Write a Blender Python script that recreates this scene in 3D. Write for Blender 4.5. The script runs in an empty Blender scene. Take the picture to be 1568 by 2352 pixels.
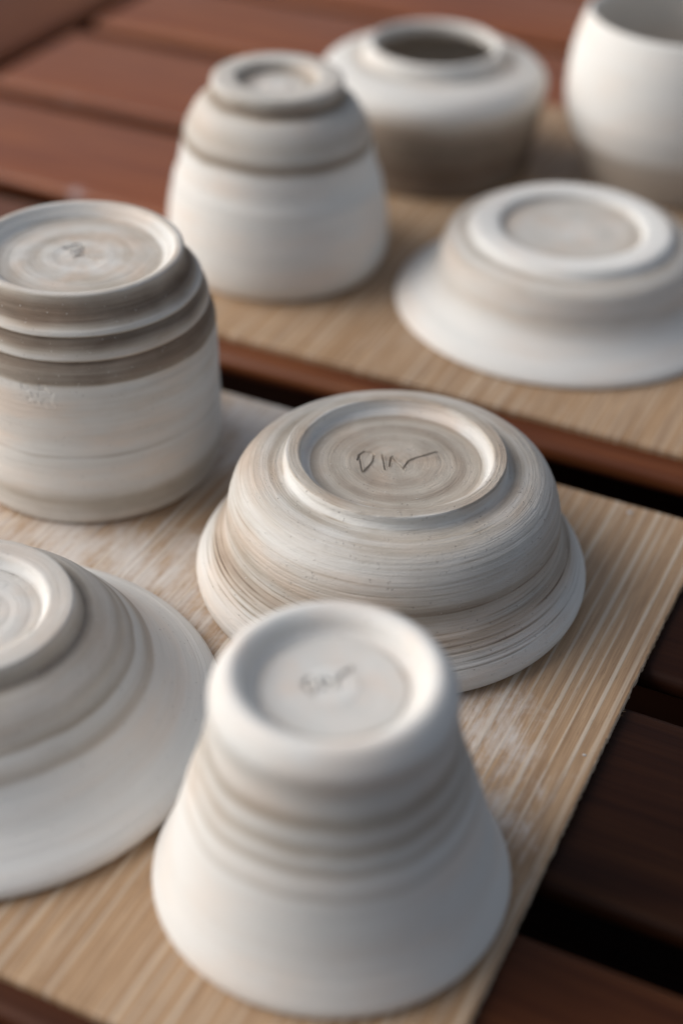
import bpy, math, random
import numpy as np
from mathutils import Matrix, Vector

sc = bpy.context.scene
COL = sc.collection
rad = math.radians
S = 0.335                      # metres per survey unit
TOP = 0.75                     # height of the upper face of the boards


def W(x, y, z=0.0):
    return Vector(((x + .48) * S, (y - 1.16) * S, TOP + z * S))


# ------------------------------------------------------------------ camera
cam = bpy.data.cameras.new('camera')
cam_o = bpy.data.objects.new('camera', cam)
COL.objects.link(cam_o)
RIGHT = Vector((0.90198, 0.43127, 0.02093))
DOWN = Vector((0.27071, -0.52708, -0.80555))
FWD = Vector((-0.33638, 0.73225, -0.59216))
m = Matrix((RIGHT, -DOWN, -FWD)).transposed().to_4x4()
m.translation = W(0, 0, 1.0)
cam_o.matrix_world = m
cam.sensor_fit = 'VERTICAL'
cam.sensor_height = 36.0
cam.sensor_width = 24.0
cam.lens = 36.0 * 3614.4 / 2352.0
cam.clip_start = 0.02
cam.clip_end = 100.0
cam.dof.use_dof = True
cam.dof.focus_distance = (W(-.47, 1.10, .138) - W(0, 0, 1.0)).dot(FWD)
cam.dof.aperture_fstop = 3.6
sc.camera = cam_o

# ------------------------------------------------------------------ light
SUN_EL, SUN_AZ = rad(33), math.atan2(-.95, -.31)      # soft daylight from the left
world = bpy.data.worlds.new('World')
sc.world = world
world.use_nodes = True
wn = world.node_tree
sky = wn.nodes.new('ShaderNodeTexSky')
sky.sky_type = 'NISHITA'
sky.sun_disc = False
sky.sun_elevation = SUN_EL
sky.sun_rotation = SUN_AZ % (2 * math.pi)
sky.air_density = 1.0
sky.dust_density = 3.0
veil = wn.nodes.new('ShaderNodeHueSaturation')          # thin overcast: the sky is paler than clear blue
veil.inputs['Saturation'].default_value = 0.55
wn.links.new(sky.outputs[0], veil.inputs['Color'])
wn.nodes['Background'].inputs['Strength'].default_value = 0.092
wn.links.new(veil.outputs[0], wn.nodes['Background'].inputs['Color'])
sun = bpy.data.lights.new('sun', 'SUN')
sun.energy = 2.25
sun.angle = rad(58)
sun.color = (1.0, .97, .945)
sun_o = bpy.data.objects.new('sun', sun)
COL.objects.link(sun_o)
sd = Vector((math.sin(SUN_AZ) * math.cos(SUN_EL), math.cos(SUN_AZ) * math.cos(SUN_EL), math.sin(SUN_EL)))
sun_o.rotation_euler = sd.to_track_quat('Z', 'Y').to_euler()
sun_o.location = (-2, -1, 2.5)

sc.view_settings.view_transform = 'Standard'
sc.view_settings.look = 'None'
sc.view_settings.exposure = 0.22
sc.view_settings.gamma = 1.0


# ------------------------------------------------------------------ node helpers
class NT:
    def __init__(self, name):
        self.mat = bpy.data.materials.new(name)
        self.mat.use_nodes = True
        self.t = self.mat.node_tree
        self.b = self.t.nodes['Principled BSDF']

    def n(self, kind, **kw):
        nd = self.t.nodes.new('ShaderNode' + kind)
        for k, v in kw.items():
            setattr(nd, k, v)
        return nd

    def put(self, sock, v):
        if isinstance(v, bpy.types.NodeSocket):
            self.t.links.new(v, sock)
        else:
            sock.default_value = v

    def math(self, op, a, b=0.0, c=None, clamp=False):
        nd = self.n('Math', operation=op, use_clamp=clamp)
        self.put(nd.inputs[0], a)
        self.put(nd.inputs[1], b)
        if c is not None:
            self.put(nd.inputs[2], c)
        return nd.outputs[0]

    def mapping(self, vec, scale=(1, 1, 1), loc=(0, 0, 0)):
        nd = self.n('Mapping')
        self.put(nd.inputs['Vector'], vec)
        nd.inputs['Scale'].default_value = scale
        nd.inputs['Location'].default_value = loc
        return nd.outputs[0]

    def noise(self, vec, scale=1.0, detail=3.0, rough=.55, dist=0.0):
        nd = self.n('TexNoise')
        self.put(nd.inputs['Vector'], vec)
        nd.inputs['Scale'].default_value = scale
        nd.inputs['Detail'].default_value = detail
        nd.inputs['Roughness'].default_value = rough
        nd.inputs['Distortion'].default_value = dist
        return nd.outputs['Fac']

    def ramp(self, fac, stops, interp='LINEAR'):
        nd = self.n('ValToRGB')
        cr = nd.color_ramp
        cr.interpolation = interp
        while len(cr.elements) < len(stops):
            cr.elements.new(.5)
        for e, (p, c) in zip(cr.elements, stops):
            e.position = p
            e.color = c if len(c) == 4 else (*c, 1)
        self.put(nd.inputs[0], fac)
        return nd.outputs[0]

    def span(self, fac, a, b, lo=0.0, hi=1.0, smooth=True):
        nd = self.n('MapRange', interpolation_type='SMOOTHSTEP' if smooth else 'LINEAR')
        self.put(nd.inputs['Value'], fac)
        nd.inputs['From Min'].default_value = a
        nd.inputs['From Max'].default_value = b
        nd.inputs['To Min'].default_value = lo
        nd.inputs['To Max'].default_value = hi
        return nd.outputs['Result']

    def mix(self, fac, a, b, mode='MIX'):
        nd = self.n('Mix', data_type='RGBA', blend_type=mode)
        self.put(nd.inputs[0], fac)
        self.put(nd.inputs[6], a if isinstance(a, bpy.types.NodeSocket) else (*a, 1))
        self.put(nd.inputs[7], b if isinstance(b, bpy.types.NodeSocket) else (*b, 1))
        return nd.outputs[2]

    def bump(self, height, strength=.3, dist=.001, normal=None):
        nd = self.n('Bump')
        nd.inputs['Strength'].default_value = strength
        nd.inputs['Distance'].default_value = dist
        self.put(nd.inputs['Height'], height)
        if normal is not None:
            self.put(nd.inputs['Normal'], normal)
        return nd.outputs[0]

    def done(self, color, rough, normal=None, spec=.5):
        self.put(self.b.inputs['Base Color'], color)
        self.put(self.b.inputs['Roughness'], rough)
        self.put(self.b.inputs['Specular IOR Level'], spec)
        if normal is not None:
            self.put(self.b.inputs['Normal'], normal)
        return self.mat


def clay_material(name, seed=0.0, streak=1.0, warm=.5, relief=1.0):
    """Unfired clay: 'damp' (0 dry and white, 1 brown from dampness and painted shade) comes from the turned profile,
    'cyl' = (cos, sin, distance along the profile) lets the noise run round the wheel."""
    k = NT(name)
    dn = k.n('Attribute', attribute_name='damp_shade').outputs['Fac']
    cyl = k.n('Attribute', attribute_name='cyl').outputs['Vector']
    obj = k.n('TexCoord').outputs['Object']
    broad = k.noise(k.mapping(cyl, (.5, .5, 150), (seed, 0, seed)), 1, 3, .6)
    fine = k.noise(k.mapping(cyl, (.9, .9, 900), (0, seed, 0)), 1, 3, .6)
    hair = k.noise(k.mapping(cyl, (2.2, 2.2, 3200), (seed, seed, 0)), 1, 2, .5)
    patch = k.noise(k.mapping(cyl, (1.3, 1.3, 45), (seed * 2, 0, 0)), 1, 4, .6, .4)
    d = k.math('ADD', dn, k.math('MULTIPLY', k.math('SUBTRACT', broad, .5), .42 * streak))
    d = k.math('ADD', d, k.math('MULTIPLY', k.math('SUBTRACT', fine, .5), .22 * streak))
    d = k.math('ADD', d, k.math('MULTIPLY', k.math('SUBTRACT', hair, .5), .14 * streak))
    d = k.math('ADD', d, k.math('MULTIPLY', k.math('SUBTRACT', patch, .5), .42 * streak))
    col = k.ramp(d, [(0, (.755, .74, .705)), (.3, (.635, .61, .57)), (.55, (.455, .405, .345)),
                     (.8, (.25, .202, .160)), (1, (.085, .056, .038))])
    hue = k.noise(k.mapping(cyl, (.9, .9, 70), (0, 0, seed * 3)), 1, 3, .6)
    col = k.mix(k.span(hue, .45, .7, 0, warm), col, k.mix(1, col, (1.06, .93, .84), 'MULTIPLY'))
    col = k.mix(k.span(hue, .3, .48, .5, 0), col, k.mix(1, col, (.93, .97, .99), 'MULTIPLY'))
    grit = k.noise(obj, 1500, 2, .6)
    pit = k.n('TexVoronoi', feature='F1')
    k.put(pit.inputs['Vector'], obj)
    pit.inputs['Scale'].default_value = 620
    sel = k.noise(obj, 420, 1, .5)
    pitm = k.math('MULTIPLY', k.span(pit.outputs['Distance'], .10, .22, 1, 0), k.span(sel, .56, .62))
    spk = k.n('TexVoronoi', feature='F1')
    k.put(spk.inputs['Vector'], k.mapping(obj, (1, 1, 1), (.31, .17, .05)))
    spk.inputs['Scale'].default_value = 680
    sel2 = k.noise(obj, 350, 1, .5)
    spkm = k.math('MULTIPLY', k.span(spk.outputs['Distance'], .10, .2, 1, 0), k.span(sel2, .56, .62))
    col = k.mix(k.math('MULTIPLY', pitm, .45), col, (.2, .17, .15))
    col = k.mix(k.math('MULTIPLY', spkm, .6), col, (.74, .71, .67))
    h = k.math('ADD', k.math('MULTIPLY', fine, .9), k.math('MULTIPLY', hair, .35))
    chat = k.noise(k.mapping(cyl, (16, 16, 1500), (seed, 0, seed)), 1, 3, .6)
    h = k.math('ADD', h, k.math('MULTIPLY', grit, .30))
    h = k.math('ADD', h, k.math('MULTIPLY', chat, .35))
    h = k.math('ADD', h, k.math('MULTIPLY', spkm, .9))
    h = k.math('SUBTRACT', h, k.math('MULTIPLY', pitm, .5))
    nrm = k.bump(h, .55 * relief, .0005)
    return k.done(col, .86, nrm, .22)


def board_material(name, dust_spots, seed=0.0, pitch=.0040, tone=1.0):
    """Pale striped veneer, the stripes running along Y; clay dust lies where pots were moved about."""
    k = NT(name)
    obj = k.n('TexCoord').outputs['Object']
    sep = k.n('SeparateXYZ')
    k.put(sep.inputs[0], obj)
    X, Y, Z = sep.outputs
    wob = k.noise(k.mapping(obj, (60, 5, 1), (seed, 0, 0)), 1, 2, .5)
    xx = k.math('ADD', X, k.math('MULTIPLY', k.math('SUBTRACT', wob, .5), .0016))
    v = k.n('TexVoronoi', voronoi_dimensions='1D', feature='F1')
    v.inputs['Scale'].default_value = 1.0
    v.inputs['Randomness'].default_value = .62
    k.put(v.inputs['W'], k.math('MULTIPLY_ADD', xx, 1.0 / pitch, seed * 7.0))
    cell = v.outputs['Color']
    sc_ = k.n('SeparateColor')
    k.put(sc_.inputs[0], cell)
    wid = k.math('MULTIPLY_ADD', sc_.outputs[0], .15, .085)
    line = k.span(k.math('DIVIDE', v.outputs['Distance'], wid), .6, 1.25, 1, 0)
    brk = k.noise(k.mapping(obj, (240, 9, 1), (0, seed, 0)), 1, 3, .6)
    amp = k.math('MULTIPLY', k.span(brk, .36, .52), k.math('MULTIPLY_ADD', sc_.outputs[1], .7, .35))
    line = k.math('MULTIPLY', line, amp, clamp=True)
    g1 = k.noise(k.mapping(obj, (420, 9, 1), (seed, seed, 0)), 1, 5, .65)
    g2 = k.noise(k.mapping(obj, (1500, 40, 1), (seed, 0, 0)), 1, 3, .6)
    g3 = k.noise(k.mapping(obj, (14, 4, 1), (seed, 3, 0)), 1, 3, .5)
    a = tone
    col = k.ramp(g1, [(.28, (.30 * a, .18 * a, .10 * a)), (.5, (.455 * a, .292 * a, .165 * a)), (.72, (.57 * a, .395 * a, .245 * a))])
    col = k.mix(k.span(g2, .38, .66, .0, .75), col, k.mix(1, col, (.56, .50, .45), 'MULTIPLY'))
    col = k.mix(k.span(g3, .35, .7, 0, .35), col, (.48 * a, .34 * a, .225 * a))
    col = k.mix(k.math('MULTIPLY', line, .78), col, (.64 * a, .55 * a, .44 * a))
    pore = k.noise(k.mapping(obj, (2600, 170, 1), (seed, 5, 0)), 1, 2, .6)
    porem = k.span(pore, .64, .72)
    col = k.mix(k.math('MULTIPLY', porem, .55), col, (.16 * a, .095 * a, .055 * a))
    # clay dust
    dustn = k.noise(k.mapping(obj, (75, 42, 1), (seed, 1, 0)), 1, 6, .68, .3)
    streak = k.noise(k.mapping(obj, (700, 60, 1), (seed, 2, 0)), 1, 4, .65)
    tot = None
    for (px, py, pr, am) in dust_spots:
        dv = k.n('VectorMath', operation='DISTANCE')
        k.put(dv.inputs[0], obj)
        dv.inputs[1].default_value = (px, py, 0)
        f = k.math('MULTIPLY', k.span(dv.outputs['Value'], pr * .1, pr, 1, 0), am)
        tot = f if tot is None else k.math('MAXIMUM', tot, f)
    dm = k.math('ADD', k.math('MULTIPLY', tot, 1.0), k.math('MULTIPLY', k.math('SUBTRACT', dustn, .5), 1.5))
    dm = k.math('ADD', dm, k.math('MULTIPLY', k.math('SUBTRACT', streak, .5), .9))
    dm = k.math('MULTIPLY', k.span(dm, .28, .95, 0, .85), k.span(tot, 0, .25))
    col = k.mix(dm, col, (.68, .64, .60))
    h = k.math('ADD', k.math('MULTIPLY', line, .5), k.math('SUBTRACT', k.math('MULTIPLY', g2, .7), k.math('MULTIPLY', porem, .6)))
    h = k.math('ADD', h, k.math('MULTIPLY', g1, .5))
    nrm = k.bump(h, .45, .0004)
    return k.done(col, k.span(g1, .2, .8, .62, .5), nrm, .35)


def hardwood_material(name, along='X', tone=1.0, spots=()):
    k = NT(name)
    tc = k.n('TexCoord')
    obj = tc.outputs['Object']
    rnd = k.n('ObjectInfo').outputs['Random']
    off = k.n('CombineXYZ')
    k.put(off.inputs[0], k.math('MULTIPLY', rnd, 17.0))
    k.put(off.inputs[1], k.math('MULTIPLY', rnd, 5.0))
    add = k.n('VectorMath', operation='ADD')
    k.put(add.inputs[0], obj)
    k.put(add.inputs[1], off.outputs[0])
    v = add.outputs[0]
    s1 = (7, 160, 160) if along == 'X' else (160, 7, 160)
    s2 = (22, 900, 900) if along == 'X' else (900, 22, 900)
    g1 = k.noise(k.mapping(v, s1), 1, 4, .6, .5)
    g2 = k.noise(k.mapping(v, s2), 1, 3, .6)
    g3 = k.noise(v, 9, 3, .5)
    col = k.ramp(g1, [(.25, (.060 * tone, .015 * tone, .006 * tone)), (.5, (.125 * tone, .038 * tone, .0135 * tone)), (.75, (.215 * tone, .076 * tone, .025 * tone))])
    col = k.mix(k.span(g2, .3, .7, 0, .45), col, k.mix(1, col, (.5, .42, .40), 'MULTIPLY'))
    col = k.mix(k.span(g3, .3, .75, 0, .5), col, k.mix(1, col, (1.2, 1.3, 1.3), 'MULTIPLY'))
    col = k.mix(k.span(rnd, 0, 1, 0, .35), col, (.13 * tone, .04 * tone, .02 * tone))
    if spots:
        pos = k.n('NewGeometry').outputs['Position']
        sp = k.noise(pos, 140, 4, .6)
        for (p, r) in spots:
            dv = k.n('VectorMath', operation='DISTANCE')
            k.put(dv.inputs[0], pos)
            dv.inputs[1].default_value = p
            f = k.math('MULTIPLY', k.span(dv.outputs['Value'], 0, r, 1, 0), k.span(sp, .3, .6))
            col = k.mix(k.math('MULTIPLY', f, .75), col, (.42, .38, .40))
    h = k.math('ADD', g2, k.math('MULTIPLY', g1, .6))
    nrm = k.bump(h, .18, .0004)
    return k.done(col, k.span(g3, .3, .7, .36, .46) if tone > 1 else .48, nrm, .24 if tone > 1 else .13)


def plain_material(name, c, rough=.9):
    k = NT(name)
    o = k.n('TexCoord').outputs['Object']
    g = k.noise(o, 30, 5, .6)
    col = k.mix(k.span(g, .3, .7), c, tuple(v * .6 for v in c))
    return k.done(col, rough, k.bump(g, .2, .002), .2)


# ------------------------------------------------------------------ object helpers
def tag(o, label=None, cat=None, group=None, kind=None):
    for key, v in (('label', label), ('category', cat), ('group', group), ('kind', kind)):
        if v:
            o[key] = v
    return o


def thing(name, loc, label, cat, group=None):
    o = bpy.data.objects.new(name, None)
    o.empty_display_size = .02
    COL.objects.link(o)
    o.location = loc
    return tag(o, label, cat, group)


def link(name, me, mat, parent=None, loc=None):
    o = bpy.data.objects.new(name, me)
    if mat and not me.materials:
        me.materials.append(mat)
    COL.objects.link(o)
    if parent:
        o.parent = parent
    if loc is not None:
        o.location = loc
    return o


def mesh_np(name, co, faces, smooth=True):
    me = bpy.data.meshes.new(name)
    nv, nf = len(co), len(faces)
    k = faces.shape[1]
    me.vertices.add(nv)
    me.vertices.foreach_set('co', np.ascontiguousarray(co, dtype=np.float32).ravel())
    me.loops.add(nf * k)
    me.loops.foreach_set('vertex_index', np.ascontiguousarray(faces, dtype=np.int32).ravel())
    me.polygons.add(nf)
    me.polygons.foreach_set('loop_start', np.arange(0, nf * k, k, dtype=np.int32))
    me.update(calc_edges=True)
    me.polygons.foreach_set('use_smooth', np.full(nf, smooth))
    return me


class VN:
    """smooth value noise, periodic in its first coordinate (turns round the wheel)"""
    def __init__(self, seed, nt=64, ns=4096):
        self.g = np.random.default_rng(seed).random((nt, ns))
        self.nt, self.ns = nt, ns

    def __call__(self, turn, s, cells):
        a = (turn % 1.0) * cells
        i = np.floor(a).astype(int)
        fa = a - i
        j = np.floor(s).astype(int)
        fs = s - j
        fa = fa * fa * (3 - 2 * fa)
        fs = fs * fs * (3 - 2 * fs)
        i0, i1 = i % cells, (i + 1) % cells
        j0, j1 = j % self.ns, (j + 1) % self.ns
        g = self.g
        return ((g[i0, j0] * (1 - fa) + g[i1, j0] * fa) * (1 - fs) + (g[i0, j1] * (1 - fa) + g[i1, j1] * fa) * fs) - .5


def sample_profile(cps, ds):
    """cps: (r, z, damp_shade[, 'c' for a corner]); centripetal splines between the corners, spaced by ds."""
    P = np.array([[c[0] * S, c[1] * S, c[2]] for c in cps], float)
    cut = [0] + [i for i in range(1, len(cps) - 1) if len(cps[i]) > 3] + [len(cps) - 1]
    out = []
    for a, b in zip(cut[:-1], cut[1:]):
        run = P[a:b + 1]
        ext = np.vstack([2 * run[0] - run[1], run, 2 * run[-1] - run[-2]])
        pts = []
        for i in range(1, len(ext) - 2):
            p0, p1, p2, p3 = ext[i - 1:i + 3]
            t = [0.0]
            for u, w in ((p0, p1), (p1, p2), (p2, p3)):
                t.append(t[-1] + max(np.linalg.norm((w - u)[:2]), 1e-7) ** .5)
            for tt in np.linspace(t[1], t[2], 24, endpoint=False):
                A1 = (t[1] - tt) / (t[1] - t[0]) * p0 + (tt - t[0]) / (t[1] - t[0]) * p1
                A2 = (t[2] - tt) / (t[2] - t[1]) * p1 + (tt - t[1]) / (t[2] - t[1]) * p2
                A3 = (t[3] - tt) / (t[3] - t[2]) * p2 + (tt - t[2]) / (t[3] - t[2]) * p3
                B1 = (t[2] - tt) / (t[2] - t[0]) * A1 + (tt - t[0]) / (t[2] - t[0]) * A2
                B2 = (t[3] - tt) / (t[3] - t[1]) * A2 + (tt - t[1]) / (t[3] - t[1]) * A3
                pts.append((t[2] - tt) / (t[2] - t[1]) * B1 + (tt - t[1]) / (t[2] - t[1]) * B2)
        pts.append(run[-1])
        pts = np.array(pts)
        # linear damp_shade
        L = np.concatenate([[0], np.cumsum(np.linalg.norm(np.diff(pts[:, :2], axis=0), axis=1))])
        n = max(3, int(math.ceil(L[-1] / ds)) + 1)
        q = np.linspace(0, L[-1], n)
        seg = np.stack([np.interp(q, L, pts[:, c]) for c in range(3)], 1)
        out.append(seg if not out else seg[1:])
    P = np.vstack(out)
    P[:, 2] = np.clip(P[:, 2], 0, 1)
    s = np.concatenate([[0], np.cumsum(np.linalg.norm(np.diff(P[:, :2], axis=0), axis=1))])
    return P, s


def turn_part(name, cps, mat, parent, ds, nseg, seed, s0=0.0, relief=1.0, out=None, wobble=.006, grooves=(), flakes=(), mark=None, squash=None):
    """One turned piece of a pot. The relief follows the wheel: ridges that drift a little as they go round."""
    P, s = sample_profile(cps, ds)
    s = s + s0
    nr = len(P)
    dr = np.gradient(P[:, 0])
    dz = np.gradient(P[:, 1])
    ln = np.hypot(dr, dz) + 1e-12
    nrm_r, nrm_z = dz / ln, -dr / ln            # left of travel
    if out == -1:
        nrm_r, nrm_z = -nrm_r, -nrm_z
    t = np.linspace(0, 1, nseg, endpoint=False)
    tt, ss = np.meshgrid(t, s)
    vn = VN(seed)
    drift = (ss + .0012 * tt)
    disp = .00016 * vn(tt, drift / .0042, 5) + .00010 * vn(tt, drift / .0015, 7) + .00006 * vn(tt, ss / .0006, 9)
    disp = disp * relief
    dark = np.zeros_like(disp)
    for (sg, dep, wd, cov) in grooves:
        w = np.exp(-((ss - s0 - sg * s[-1] + s0 * sg - .0006 * vn(tt, ss * 0 + sg * 91, 6)) / wd) ** 2)
        am = np.clip(vn(tt, ss * 0 + sg * 333, 11) + vn(tt, ss * 0 + sg * 777, 37) * .9 + cov, 0, 1)
        disp = disp - dep * w * am
        dark = np.maximum(dark, w * am * min(1.0, dep / .00025))
    for (ang, zc, rr, am) in flakes:                    # a spot where the skin of the clay was knocked off
        fn = VN(seed + 500, 320, 512)
        dth = (tt * 2 * math.pi - ang + math.pi) % (2 * math.pi) - math.pi
        q = np.hypot(dth * P[:, 0][:, None], (P[:, 1] - zc * S)[:, None])
        q = q + rr * .9 * fn(tt, ss / .0022, 150) + rr * .5 * fn(tt, ss / .0009, 290)
        msk = np.clip((rr - q) / (rr * .25), 0, 1)
        disp = disp - am * msk * (1 + 1.6 * fn(tt, ss / .0007, 310)) + am * .5 * np.exp(-((q - rr) / (rr * .18)) ** 2)
    fade = np.clip(P[:, 0] / .004, 0, 1)[:, None]
    disp = disp * fade
    r = P[:, 0][:, None] + nrm_r[:, None] * disp
    z = P[:, 1][:, None] + nrm_z[:, None] * disp
    damp_shade2 = np.interp(ss - s0 + .0016 * vn(tt, tt * 0 + 21.7, 7) + .0010 * vn(tt, tt * 0 + 47.2, 19) + .0006 * vn(tt, tt * 0 + 63.4, 47), s - s0, P[:, 2])
    th = tt * 2 * math.pi
    if wobble:
        wv = VN(1000 + seed // 10)                  # one wobble for all the parts of a pot
        k = (wv(tt, tt * 0 + 5.3, 4) + .6 * wv(tt, tt * 0 + 9.1, 9)) * wobble
        r = r * (1 + k)
        zf = (1 - np.clip(P[:, 1] / (.02 * 1), 0, 1))[:, None]
        z = z + np.abs(k) * zf * .0  # rim stays on the board
    x, y = r * np.cos(th), r * np.sin(th)
    if mark is not None:
        z = z + mark(x, y)
    co = np.stack([x, y, z], -1).reshape(-1, 3)
    i = np.arange(nr - 1)[:, None] * nseg
    j = np.arange(nseg)[None, :]
    jn = (j + 1) % nseg
    f = np.stack([i + j, i + jn, i + nseg + jn, i + nseg + j], -1).reshape(-1, 4)
    me = mesh_np(name, co, f)
    a = me.attributes.new('damp_shade', 'FLOAT', 'POINT')
    a.data.foreach_set('value', np.clip(damp_shade2 + .45 * dark, 0, 1).ravel().astype(np.float32))
    c = me.attributes.new('cyl', 'FLOAT_VECTOR', 'POINT')
    cy = np.stack([np.cos(th), np.sin(th), ss], -1).reshape(-1, 3)
    c.data.foreach_set('vector', cy.astype(np.float32).ravel())
    link(name, me, mat, parent)
    return s[-1]


def seg_field(strokes, width, depth, burr):
    """depth map of letters scratched in soft clay: a groove with a thrown-up burr each side"""
    segs = []
    for st in strokes:
        for a, b in zip(st[:-1], st[1:]):
            segs.append((np.array(a), np.array(b)))
    rng = np.random.default_rng(5)
    vn = VN(77)

    def f(x, y):
        d = np.full(x.shape, 9.0)
        for a, b in segs:
            v = b - a
            L = max(v @ v, 1e-12)
            u = np.clip(((x - a[0]) * v[0] + (y - a[1]) * v[1]) / L, 0, 1)
            d = np.minimum(d, np.hypot(x - a[0] - u * v[0], y - a[1] - u * v[1]))
        rag = 1 + 1.1 * vn((x / .09) % 1.0, y / .0007 + 40 + x / .0008, 61)
        return (-depth * np.exp(-(d / width) ** 2) * (.75 + .5 * rag) + burr * np.exp(-((d - width * 2.0) / (width * .8)) ** 2) * rag)
    return f


# scratched name, measured in metres on the recessed base of the bowl (x to the right, y away)
NAME = [[(-0.01227, -0.00152), (-0.0101, -0.00557), (-0.00755, -0.00957)], [(-0.01152, -0.00497), (-0.01239, -0.00189), (-0.01166, 0.00088), (-0.00951, 0.00147), (-0.00809, 0.00064), (-0.00688, -0.00289), (-0.00688, -0.00698), (-0.00711, -0.01015)], [(-0.00577, 0.00184), (-0.00332, -0.00208), (-0.00127, -0.00561)], [(-0.00255, 0.00193), (-0.00166, -0.00071), (-0.00072, -0.0033)], [(-0.00237, 0.00255), (-0.00032, 0.0005), (0.00199, -0.00088), (0.00431, -0.00294)], [(0.00357, -0.0019), (0.00338, 0.00241), (0.00473, 0.00518), (0.00725, 0.00856), (0.00967, 0.01159)]]


def name_strokes(scale, turn, dx=0.0, dy=0.0):
    c, s_ = math.cos(turn), math.sin(turn)
    return [[((x * c - y * s_) * scale + dx, (x * s_ + y * c) * scale + dy) for x, y in st] for st in NAME]


# ------------------------------------------------------------------ the setting and the table
ZT = -.0090                                     # table top below board top (survey units)
wood = hardwood_material('hardwood_deep_shade', 'X', .20)  # copies of one wood: light falloff over the slats put into tone
wood_half_shade = hardwood_material('hardwood_half_shade', 'X', .55)
wood_faint_shade = hardwood_material('hardwood_faint_shade', 'X', 1.1)
wood_red_lit = hardwood_material('hardwood_red_lit', 'X', 1.7, ((tuple(W(-1.49, 2.09, ZT)), .008), (tuple(W(-1.27, 1.79, ZT)), .008)))
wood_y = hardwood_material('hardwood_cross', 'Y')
floor_m = plain_material('floor_stone', (.012, .010, .009))

fl = mesh_np('floor', np.array([[-30, -30, 0], [30, -30, 0], [30, 30, 0], [-30, 30, 0]], float), np.array([[0, 1, 2, 3]]), False)
tag(link('floor', fl, floor_m), kind='structure')


def bar_mesh(name, x0, x1, y0, y1, z0, z1, bev, seg=4):
    """a rounded plank: long bevelled box"""
    import bmesh
    bm = bmesh.new()
    bmesh.ops.create_cube(bm, size=1.0)
    for v in bm.verts:
        v.co = Vector(((x0 + x1) / 2 + v.co.x * (x1 - x0), (y0 + y1) / 2 + v.co.y * (y1 - y0), (z0 + z1) / 2 + v.co.z * (z1 - z0)))
    bmesh.ops.bevel(bm, geom=list(bm.edges), offset=bev, segments=seg, profile=.5, affect='EDGES')
    me = bpy.data.meshes.new(name)
    bm.to_mesh(me)
    bm.free()
    me.polygons.foreach_set('use_smooth', np.full(len(me.polygons), True))
    return me


def plank(name, p0, p1, h, mat, parent, bev=.0035, top=ZT, label=None):
    """plank between two survey corners, top face at `top`, h metres thick, its origin at its own middle"""
    a, b = W(*p0, top), W(*p1, top)
    c = (a + b) / 2
    dx, dy = abs(b.x - a.x) / 2, abs(b.y - a.y) / 2
    me = bar_mesh(name, -dx, dx, -dy, dy, -h, 0, bev)
    o = link(name, me, mat, parent, c - parent.location)
    if label:
        o['label'] = label
    return o


table = thing('slatted_table', W(0, 1.3, ZT) - Vector((0, 0, TOP + ZT * S)),
              'slatted reddish brown hardwood table under the boards and pots', 'table')
# (front edge, back edge) of each slat in the survey
SLATS = [(-.60, -.36), (-.31, -.07), (-.02, .225), (.275, .505), (.555, .806), (.860, 1.097), (1.148, 1.385), (1.475, 1.735), (1.790, 2.050), (2.100, 2.375),
         (2.430, 2.70), (2.755, 3.02), (3.07, 3.33)]
for (a, b) in SLATS:
    plank('slat', (-1.655, a), (1.6, b), .009, wood_half_shade if a == .555 else wood if a < 1.4 else wood_faint_shade if a < 1.6 else wood_red_lit, table, .004)  # nearer slats take the copies with painted shade
plank('end_plank', (-2.02, -.66), (-1.69, 3.39), .009, wood_y, table)
plank('end_plank', (1.635, -.66), (1.965, 3.39), .009, wood_y, table)
zt2 = ZT - .009 / S - .002
for x in (-1.60, 0.1, 1.52):
    plank('cross_rail', (x - .06, -.62), (x + .06, 3.35), .03, wood_y, table, .002, zt2)
for y in (-.60, 3.30):
    plank('apron', (-1.95, y - .03), (1.9, y + .03), .09, wood, table, .002, zt2)
plank('apron', (-1.99, -.62), (-1.93, 3.35), .09, wood_y, table, .002, zt2 - .0004)
plank('apron', (1.86, -.62), (1.92, 3.35), .09, wood_y, table, .002, zt2 - .0004)
plank('light_block_panel', (-1.92, -.56), (1.85, 3.26), .012, wood, table, .002, zt2 - .085 / S)  # added unseen panel; with the aprons it keeps light out under the slats
leg_h = TOP + zt2 * S - .001
for x in (-1.85, 1.80):
    for y in (-.48, 3.18):
        plank('leg', (x - .07, y - .07), (x + .07, y + .07), leg_h, wood_y, table, .003, zt2 - .001)


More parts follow.
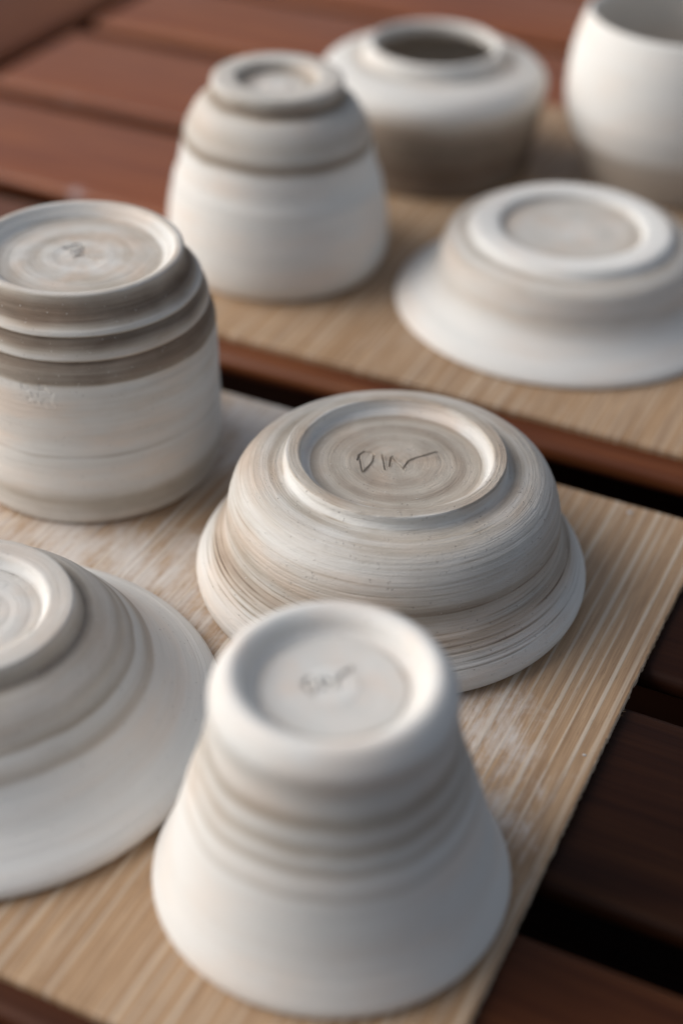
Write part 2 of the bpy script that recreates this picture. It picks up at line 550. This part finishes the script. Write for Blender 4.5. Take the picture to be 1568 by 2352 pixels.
# ------------------------------------------------------------------ boards
def board(name, x0, x1, y0, y1, mat, label, seed, th=.0027):
    rng = np.random.default_rng(seed)
    c = W((x0 + x1) / 2, (y0 + y1) / 2, 0) - Vector((0, 0, th))
    hx, hy = (x1 - x0) * S / 2, (y1 - y0) * S / 2
    pts = []
    step = .0008

    def side(p, q, jit):
        n = int(math.hypot(q[0] - p[0], q[1] - p[1]) / step)
        nx, ny = (q[1] - p[1]), -(q[0] - p[0])
        l = math.hypot(nx, ny)
        w = np.convolve(rng.normal(0, 1, n + 8), np.ones(2) / 2, 'same')[:n] * jit
        for i in range(n):
            t = i / n
            pts.append((p[0] + (q[0] - p[0]) * t + nx / l * w[i], p[1] + (q[1] - p[1]) * t + ny / l * w[i]))
    side((-hx, -hy), (hx, -hy), .00006)
    side((hx, -hy), (hx, hy), .00013)
    side((hx, hy), (-hx, hy), .00006)
    side((-hx, hy), (-hx, -hy), .0002)
    n = len(pts)
    ins = .0004
    verts = []
    P = np.array(pts)
    inner = P * np.array([[(hx - ins) / hx, (hy - ins) / hy]])
    low = P + rng.normal(0, .00008, P.shape)
    verts = [(x, y, th) for x, y in inner] + [(x, y, th - ins * .8) for x, y in P] + [(x, y, .0002) for x, y in low]
    faces = [tuple(range(n)), tuple(range(3 * n - 1, 2 * n - 1, -1))]
    for k in (0, 1):
        for i in range(n):
            j = (i + 1) % n
            faces.append((k * n + i, (k + 1) * n + i, (k + 1) * n + j, k * n + j))
    me = bpy.data.meshes.new(name)
    me.from_pydata(verts, [], faces)
    o = link(name, me, mat, None, c)
    return tag(o, label, 'board', 'pottery ware boards'), c


def local(c, x, y):
    p = W(x, y)
    return (p.x - c.x, p.y - c.y)


c_front = W((-1.45 - .206) / 2, (.582 + 1.393) / 2)
front_spots = [(*local(c_front, -.80, 1.04), .06, .75), (*local(c_front, -.62, 1.03), .06, .6), (*local(c_front, -.70, 1.36), .075, .85), (*local(c_front, -.62, 1.25), .04, .4),
               (*local(c_front, -.30, .93), .05, .55), (*local(c_front, -.31, .99), .045, .6), (*local(c_front, -.26, .88), .03, .5), (*local(c_front, -.55, .88), .05, .35),
               (*local(c_front, -.235, .84), .018, .45), (*local(c_front, -.95, 1.0), .08, .7), (*local(c_front, -.70, 1.06), .05, .75)]
c_back = W((-1.07 + .30) / 2, (1.512 + 2.43) / 2)
back_spots = [(*local(c_back, -.7, 1.58), .05, .3), (*local(c_back, -.45, 1.55), .06, .2)]
bm_front = board_material('front_board_veneer', front_spots, 1.0)
bm_back = board_material('back_board_veneer', back_spots, 4.0, .0036, .96)
fb, _ = board('ware_board', -1.45, -.206, .582, 1.393, bm_front, 'thin striped wooden board in front, dusty with clay, under the scratched bowl', 3)
bb, _ = board('ware_board', -1.07, .30, 1.512, 2.43, bm_back, 'thin striped wooden board behind, carrying the round jar and the flared plate', 4)

rng = random.Random(3)
spl = []
for k in range(7):
    p = W(-.206, 1.075 + rng.uniform(-.006, .006), -.003) - c_front + Vector((0, 0, .0027))
    d = Vector((rng.uniform(.0006, .002), rng.uniform(-.0015, .0022), rng.uniform(-.0002, .0008)))
    w = .00007
    b0 = len(spl)
    for u in (0, 1):
        for q in ((-w, 0), (0, w), (w, 0), (0, -w)):
            spl.append(p - Vector((.0005, 0, 0)) + d * u + Vector((0, q[0], q[1])) * (1 - .7 * u))
F = []
for k in range(7):
    b = k * 8
    F += [(b + i, b + (i + 1) % 4, b + 4 + (i + 1) % 4, b + 4 + i) for i in range(4)] + [(b + 4, b + 5, b + 6, b + 7)]
me = bpy.data.meshes.new('splinter')
me.from_pydata([tuple(v) for v in spl], [], F)
link('splinter', me, bm_front, fb)

crumb_m = plain_material('dry_clay_crumb', (.72, .70, .67))


def crumb(x, y, size, label):
    import bmesh
    bm = bmesh.new()
    bmesh.ops.create_icosphere(bm, subdivisions=2, radius=1)
    r = random.Random(int(x * 999))
    for v in bm.verts:
        v.co *= r.uniform(.75, 1.15)
        v.co = Vector((v.co.x * size, v.co.y * size * .75, max(v.co.z, -.35) * size * .5 + size * .17))
    me = bpy.data.meshes.new('clay_crumb')
    bm.to_mesh(me)
    bm.free()
    o = link('clay_crumb', me, crumb_m, None, W(x, y, .0003))
    return tag(o, label, 'clay crumb', 'dry clay crumbs')


crumb(-.291, 1.377, .0011, 'tiny white clay crumb near the far right corner of the front board')
crumb(-.218, 1.005, .0006, 'tiny white clay crumb close to the right edge of the front board')


# ------------------------------------------------------------------ the pots
def pot(name, x, y, rot, label, cat, group='unfired clay pots set out to dry'):
    o = thing(name, W(x, y, .0002), label, cat, group)
    o.rotation_euler.z = rot
    return o


# 1 the bowl in focus
clay_bowl_base = clay_material('bowl_base_clay', 1.3, .62, .5, 1.2)
clay_bowl = clay_material('bowl_clay', 1.3, 1.05, .7, 1.6)
p = pot('bowl', -.4797, 1.1675, 0, 'upturned grey buff clay bowl with DIN scratched in its foot, sharpest pot in the middle', 'bowl')
e = turn_part('body', [(.174, .006, .2), (.181, .001, .2), (.1885, .0005, .2), (.1940, .004, .2), (.1967, .011, .15), (.1962, .019, .12), (.1920, .028, .15), (.186, .037, .3),
                       (.1800, .046, .45), (.1745, .0545, .58), (.1695, .0605, .52), (.1668, .0655, .42), (.1660, .072, .45), (.1655, .080, .58), (.1645, .089, .5), (.1620, .0995, .42), (.1585, .110, .36),
                       (.1525, .1195, .40), (.1445, .1268, .46), (.135, .1312, .46), (.127, .1328, .42), (.1215, .1328, .55), (.1165, .1330, .52)],
              clay_bowl, p, .00022, 760, 11, 0, 1.0, wobble=.006,
              grooves=((.262, 0.00052, 0.00028, .30), (.285, 0.00060, 0.00030, .42), (.295, 0.00038, 0.00020, .2), (.318, 0.00052, 0.00023, .35), (.345, 0.00045, 0.00031, .3), (.352, 0.00045, 0.00020, .3), (.372, 0.00060, 0.00028, .35), (.383, 0.00045, 0.00023, .25),
                       (.405, 0.00033, 0.00031, .35), (.425, 0.00038, 0.00023, .25), (.45, 0.00027, 0.00025, .25), (.48, 0.00021, 0.00025, .2), (.51, 0.00018, 0.00025, .2), (.56, 0.00018, 0.00023, .2), (.61, 0.00015, 0.00025, .2), (.66, 0.00018, 0.00020, .15), (.72, 0.00015, 0.00025, .2), (.8, 0.00018, 0.00020, .1), (.93, .0002, .0003, .1)))
e = turn_part('foot_ring', [(.1165, .1330, .5), (.1128, .1333, .45), (.1098, .1346, .32), (.1080, .1375, .2), (.1072, .1420, .2), (.1071, .1462, .32), (.1066, .1470, .45, 'c'), (.1055, .1472, .52), (.101, .1474, .55), (.0955, .1473, .50),
                            (.0942, .1469, .35, 'c'), (.0932, .1435, .2), (.0915, .1385, .15), (.0870, .1355, .3), (.0835, .1345, .5)], clay_bowl, p, .00022, 760, 12, e, 1.0, grooves=((.385, .0006, .0004, -.22), (.63, .0004, .0003, -.25), (.12, .0003, .0003, .1)))
turn_part('base', [(.0835, .1345, .66), (.078, .1343, .62), (.07, .1345, .54), (.062, .1350, .68), (.05, .1348, .58), (.04, .1350, .66), (.028, .1346, .60), (.016, .1348, .58), (.0075, .1347, .62), (.0006, .1347, .60)],
          clay_bowl_base, p, .00016, 900, 13, e, .8, mark=seg_field(name_strokes(1, 0), .00021, .0009, .00018))

# 2 straight mug at the left edge
clay_mug = clay_material('mug_clay', 4.1, .9, .7, .9)
p = pot('mug', -.8628, 1.2131, .6, 'straight sided upturned clay mug with three brown ridges below its foot, left edge', 'mug')
e = turn_part('body', [(.122, .006, .3), (.128, .001, .35), (.133, .0005, .4), (.1375, .004, .42), (.1405, .012, .36), (.1415, .022, .48), (.1420, .034, .56), (.1422, .044, .30), (.1421, .06, .22), (.1418, .078, .24), (.1416, .0865, .26),
                       (.1412, .088, .55), (.1412, .0895, .3), (.1412, .105, .28), (.1408, .125, .28), (.1402, .145, .30), (.1396, .162, .32), (.1391, .166, .28), (.1392, .1702, .34), (.1391, .1722, .64), (.1385, .1775, .74), (.1366, .1845, .80), (.1335, .1912, .82), (.1310, .1945, .80, 'c'), (.1326, .1966, .55), (.1332, .1982, .32, 'c'), (.1318, .2035, .48), (.1288, .2115, .82), (.1242, .2182, .80, 'c'), (.1254, .2196, .55),  # brown bands, with shade under the lips also put into the colour
                       (.1262, .2212, .30, 'c'), (.1240, .2248, .36), (.1212, .2268, .55), (.1180, .2298, .78), (.1145, .2345, .88)],
              clay_mug, p, .0005, 640, 21, 0, 1.3, wobble=.006, flakes=((rad(-109), .160, .0044, .00016), (rad(-116), .167, .0022, .00012)))
e = turn_part('foot_ring', [(.1145, .2345, .88), (.1118, .2400, .88), (.1100, .2460, .75), (.1090, .2515, .6), (.1080, .2560, .4), (.1062, .2572, .35, 'c'), (.1035, .2576, .4), (.1010, .2572, .35), (.0995, .2560, .2, 'c'),
                            (.0960, .2520, .15), (.0935, .2505, .35), (.0915, .2485, .2), (.0890, .2455, .3), (.085, .2440, .5)], clay_mug, p, .0005, 420, 22, e, 1.0)
turn_part('base', [(.085, .2440, .5), (.075, .2438, .46), (.060, .2444, .38), (.05, .2441, .46), (.04, .2439, .40), (.03, .2443, .32), (.02, .2440, .40), (.01, .2442, .36), (.0008, .2442, .36)],
          clay_mug, p, .0003, 480, 23, e, 1.0, mark=seg_field(name_strokes(.60, rad(-62) - .6, .0006, .002), .00032, .0011, .0001))

# 3 tall tumbler behind the mug
clay_back = clay_material('tumbler_clay', 7.7, .55, .5, .5)
p = pot('tumbler', -.9043, 1.7376, 1.0, 'upturned white clay tumbler with a grey brown top band, beside the round jar', 'tumbler')
e = turn_part('body', [(.128, .006, .1), (.132, .001, .1), (.1365, .0005, .1), (.142, .006, .08), (.1472, .018, .05), (.1490, .035, .05), (.1482, .055, .05), (.1458, .078, .06), (.1418, .100, .08), (.1385, .1165, .12), (.1376, .1195, .24), (.1366, .1225, .1), (.1315, .135, .08),
                       (.1285, .150, .06), (.1262, .163, .12), (.1247, .169, .42), (.1236, .1745, .82), (.1224, .180, .66), (.1208, .188, .42), (.1170, .197, .48), (.1122, .206, .45), (.1062, .2155, .36), (.1015, .2212, .36), (.0958, .2258, .4), (.0895, .2282, .6), (.0872, .2300, .8)],
              clay_back, p, .0008, 240, 31, 0, 1.2, wobble=.006)
e = turn_part('foot_ring', [(.0872, .2300, .8), (.0850, .236, .8), (.0858, .243, .55), (.0860, .2495, .4), (.0842, .2530, .4), (.0815, .2540, .38), (.066, .2545, .4), (.0560, .2538, .4), (.0535, .2525, .45), (.0520, .247, .5), (.0505, .2425, .6), (.047, .2405, .6)],
              clay_back, p, .0008, 240, 32, e, .8)
turn_part('base', [(.047, .2405, .6), (.035, .2410, .45), (.025, .2402, .32), (.015, .2412, .3), (.008, .2415, .25), (.0008, .2412, .25)], clay_back, p, .0008, 240, 33, e, 2.0)

# 4 flared plate at the right
clay_plate = clay_material('plate_clay', 2.9, .6, .5, .5)
p = pot('plate', -.5100, 1.7930, 2.0, 'upturned flared clay plate with a thick white foot ring, on the back board', 'plate')
e = turn_part('body', [(.212, .004, .1), (.217, .0006, .1), (.2208, .0012, .06), (.2222, .0045, .04), (.2190, .0095, .04), (.207, .0185, .05), (.1930, .0275, .06), (.1820, .0365, .12), (.1750, .0445, .22), (.1706, .0525, .34), (.1672, .060, .36), (.1655, .070, .25), (.1632, .080, .24),
                       (.1605, .088, .32), (.1575, .0925, .45), (.153, .0948, .4), (.149, .0968, .32), (.1440, .0988, .45), (.1395, .0995, .52), (.1365, .1000, .55)],
              clay_plate, p, .0008, 320, 41, 0, 1.0, wobble=.006)
e = turn_part('foot_ring', [(.1365, .1000, .5), (.1335, .1015, .3), (.1305, .1045, .12), (.1285, .1080, .06), (.1255, .1108, .04), (.1185, .1122, .03), (.108, .1126, .03), (.099, .1122, .05), (.0945, .1112, .08), (.0922, .1092, .15), (.0912, .1062, .3), (.0895, .1035, .45), (.0865, .1028, .5)],
              clay_plate, p, .0008, 320, 42, e, .6)
turn_part('base', [(.0865, .1028, .5), (.07, .1030, .42), (.05, .1026, .4), (.035, .1030, .4), (.015, .1030, .32), (.0008, .1030, .3)], clay_plate, p, .0008, 240, 43, e, 1.2)

# 5 round jar, upright
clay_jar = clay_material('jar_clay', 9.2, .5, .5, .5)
p = pot('jar', -.8477, 2.1340, .3, 'round shouldered upright clay jar with an open mouth and a shade-painted brown lower half', 'jar')
e = turn_part('body', [(.10, .004, .9), (.138, .0008, .9), (.1460, .0008, .9), (.1515, .004, .84), (.1545, .014, .88), (.1575, .035, .90), (.1608, .060, .88), (.1642, .085, .82), (.1667, .105, .70), (.1684, .114, .56), (.1695, .121, .40), (.1700, .129, .25), (.1690, .1365, .18), (.1640, .1448, .16),  # dark tone below the shoulder is mostly undercut shade put into the colour
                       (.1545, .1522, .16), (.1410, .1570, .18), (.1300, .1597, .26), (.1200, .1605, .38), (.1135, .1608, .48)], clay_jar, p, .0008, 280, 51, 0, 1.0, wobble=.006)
e = turn_part('neck', [(.1135, .1608, .48), (.1095, .1620, .45), (.1062, .1655, .32), (.1045, .1700, .25), (.1035, .1745, .2), (.1012, .1795, .16), (.0980, .1822, .15), (.0945, .1825, .16), (.0915, .1808, .2), (.0898, .1770, .25), (.0895, .171, .3), (.0905, .165, .35)], clay_jar, p, .0008, 280, 52, e, .8)
turn_part('interior', [(.0905, .165, .3), (.095, .160, .35), (.115, .1545, .4), (.135, .1475, .45), (.150, .138, .5), (.1565, .127, .5), (.152, .105, .5), (.142, .06, .5), (.132, .025, .5), (.118, .014, .5), (.06, .011, .5), (.001, .011, .5)], clay_jar, p, .0015, 160, 53, e, 1.0)

# 6 upright cup in the far right corner
clay_cup = clay_material('cup_clay', 5.5, .35, .4, .4)
p = pot('cup', -.5042, 2.2374, .0, 'upright round bellied white clay cup with a bare brown base, far right corner', 'cup')
e = turn_part('body', [(.08, .004, .55), (.105, .0008, .55), (.1115, .0010, .55), (.1155, .006, .52), (.1205, .018, .5), (.1275, .035, .5), (.1370, .057, .46), (.1430, .0705, .42), (.1455, .0765, .38, 'c'), (.1485, .0785, .10), (.1525, .090, .06), (.1575, .108, .05), (.1600, .125, .04), (.1605, .143, .04), (.1595, .165, .04),
                       (.1568, .190, .04), (.1520, .215, .04), (.1455, .237, .04), (.1418, .2472, .05)], clay_cup, p, .0008, 280, 61, 0, .8, wobble=.006)
e = turn_part('rim', [(.1418, .2472, .05), (.1400, .2505, .05), (.1375, .2518, .05), (.1350, .2508, .06), (.1335, .2480, .08), (.1338, .240, .12)], clay_cup, p, .0005, 280, 62, e, .5)
turn_part('interior', [(.1338, .240, .12), (.140, .22, .25), (.1455, .195, .32), (.1485, .165, .36), (.1490, .135, .4), (.1455, .105, .42), (.135, .07, .45), (.118, .035, .48), (.095, .018, .5), (.05, .014, .5), (.001, .014, .5)], clay_cup, p, .0015, 160, 63, e, 1.0)

# 7 wide plate at the lower left
clay_big = clay_material('saucer_clay', 3.4, .6, .5, .8)
p = pot('shallow_bowl', -.7215, .8040, 1.4, 'wide flaring shallow clay bowl, upturned and streaked brown, at the lower left edge', 'bowl')
e = turn_part('body', [(.201, .006, .1), (.207, .001, .12), (.213, .0008, .15), (.2172, .0040, .08), (.2180, .009, .05), (.2155, .0135, .0), (.2085, .0190, .0), (.1970, .0260, .0), (.1830, .0362, .0), (.1710, .0470, .05), (.1620, .0575, .04), (.1580, .0625, .12), (.1560, .0656, .42), (.1540, .0684, .48), (.1500, .0732, .42), (.1455, .0783, .30), (.1418, .0824, .32), (.1398, .0845, .60), (.1378, .0866, .52), (.1340, .0908, .42), (.1290, .0990, .50), (.1225, .1058, .42), (.1160, .1112, .46), (.1090, .1152, .52), (.1040, .1168, .66), (.1005, .1175, .74)],
              clay_big, p, .00045, 520, 71, 0, 1.2, wobble=.012)
e = turn_part('foot_ring', [(.1005, .1175, .72), (.0982, .1200, .62), (.0958, .1250, .50), (.0938, .1310, .36), (.0928, .1335, .32, 'c'), (.0915, .1343, .36), (.085, .1345, .38), (.078, .1343, .35), (.0725, .1338, .28), (.0705, .1325, .15, 'c'), (.0690, .128, .08), (.0665, .1245, .12), (.0635, .1232, .3)], clay_big, p, .00045, 520, 72, e, .8)
turn_part('base', [(.0635, .1232, .35), (.055, .1230, .3), (.045, .1236, .2), (.035, .1230, .32), (.025, .1234, .2), (.015, .1228, .3), (.0008, .1230, .25)], clay_big, p, .0004, 400, 73, e, 1.6)

# 8 conical cup in front
clay_front = clay_material('conical_clay', 6.6, .5, .5, .5)
p = pot('conical_cup', -.3605, .7835, 0, 'white conical clay cup turned upside down, nearest pot, widening down to its rim', 'cup')
e = turn_part('body', [(.129, .006, .1), (.135, .001, .1), (.1405, .0006, .15), (.1442, .004, .14), (.1452, .010, .13), (.1432, .017, .13), (.1390, .026, .13), (.1344, .036, .13), (.1305, .047, .13), (.1266, .060, .13), (.1224, .074, .13), (.1184, .088, .13), (.1160, .0970, .12), (.1148, .1008, .45), (.1138, .1040, .30), (.1127, .108, .2), (.1098, .1165, .25), (.1079, .1210, .58), (.1068, .125, .40),
                       (.1054, .130, .30), (.1028, .1375, .58), (.1016, .1412, .58), (.1008, .145, .34), (.0990, .153, .42), (.0975, .1600, .68), (.0966, .1640, .54), (.0955, .1705, .36), (.0943, .180, .30), (.0943, .1870, .34), (.0938, .1920, .42), (.0936, .1945, .3)],
              clay_front, p, .0006, 380, 81, 0, .8, wobble=.006)
e = turn_part('foot_ring', [(.0936, .1945, .3), (.0939, .1985, .12), (.0926, .2045, .06), (.0895, .2110, .05), (.0855, .2165, .05), (.0810, .2197, .05), (.0765, .2205, .05), (.0730, .2195, .06), (.0700, .2175, .1), (.0672, .2145, .18), (.0650, .2100, .25), (.0625, .2065, .2), (.0595, .2045, .2), (.0560, .2035, .35)], clay_front, p, .0005, 380, 82, e, .5)
turn_part('base', [(.0560, .2035, .45), (.0545, .2042, .3), (.048, .2044, .28), (.035, .2044, .25), (.022, .2046, .25), (.018, .2052, .15), (.01, .2052, .15), (.0008, .2052, .15)], clay_front, p, .0003, 420, 83, e, .6,
          mark=seg_field(name_strokes(.52, rad(20), -.0015, .0012), .00042, .0016, .0001))
p.rotation_euler.y = rad(-.5)                    # leans a little on its uneven rim
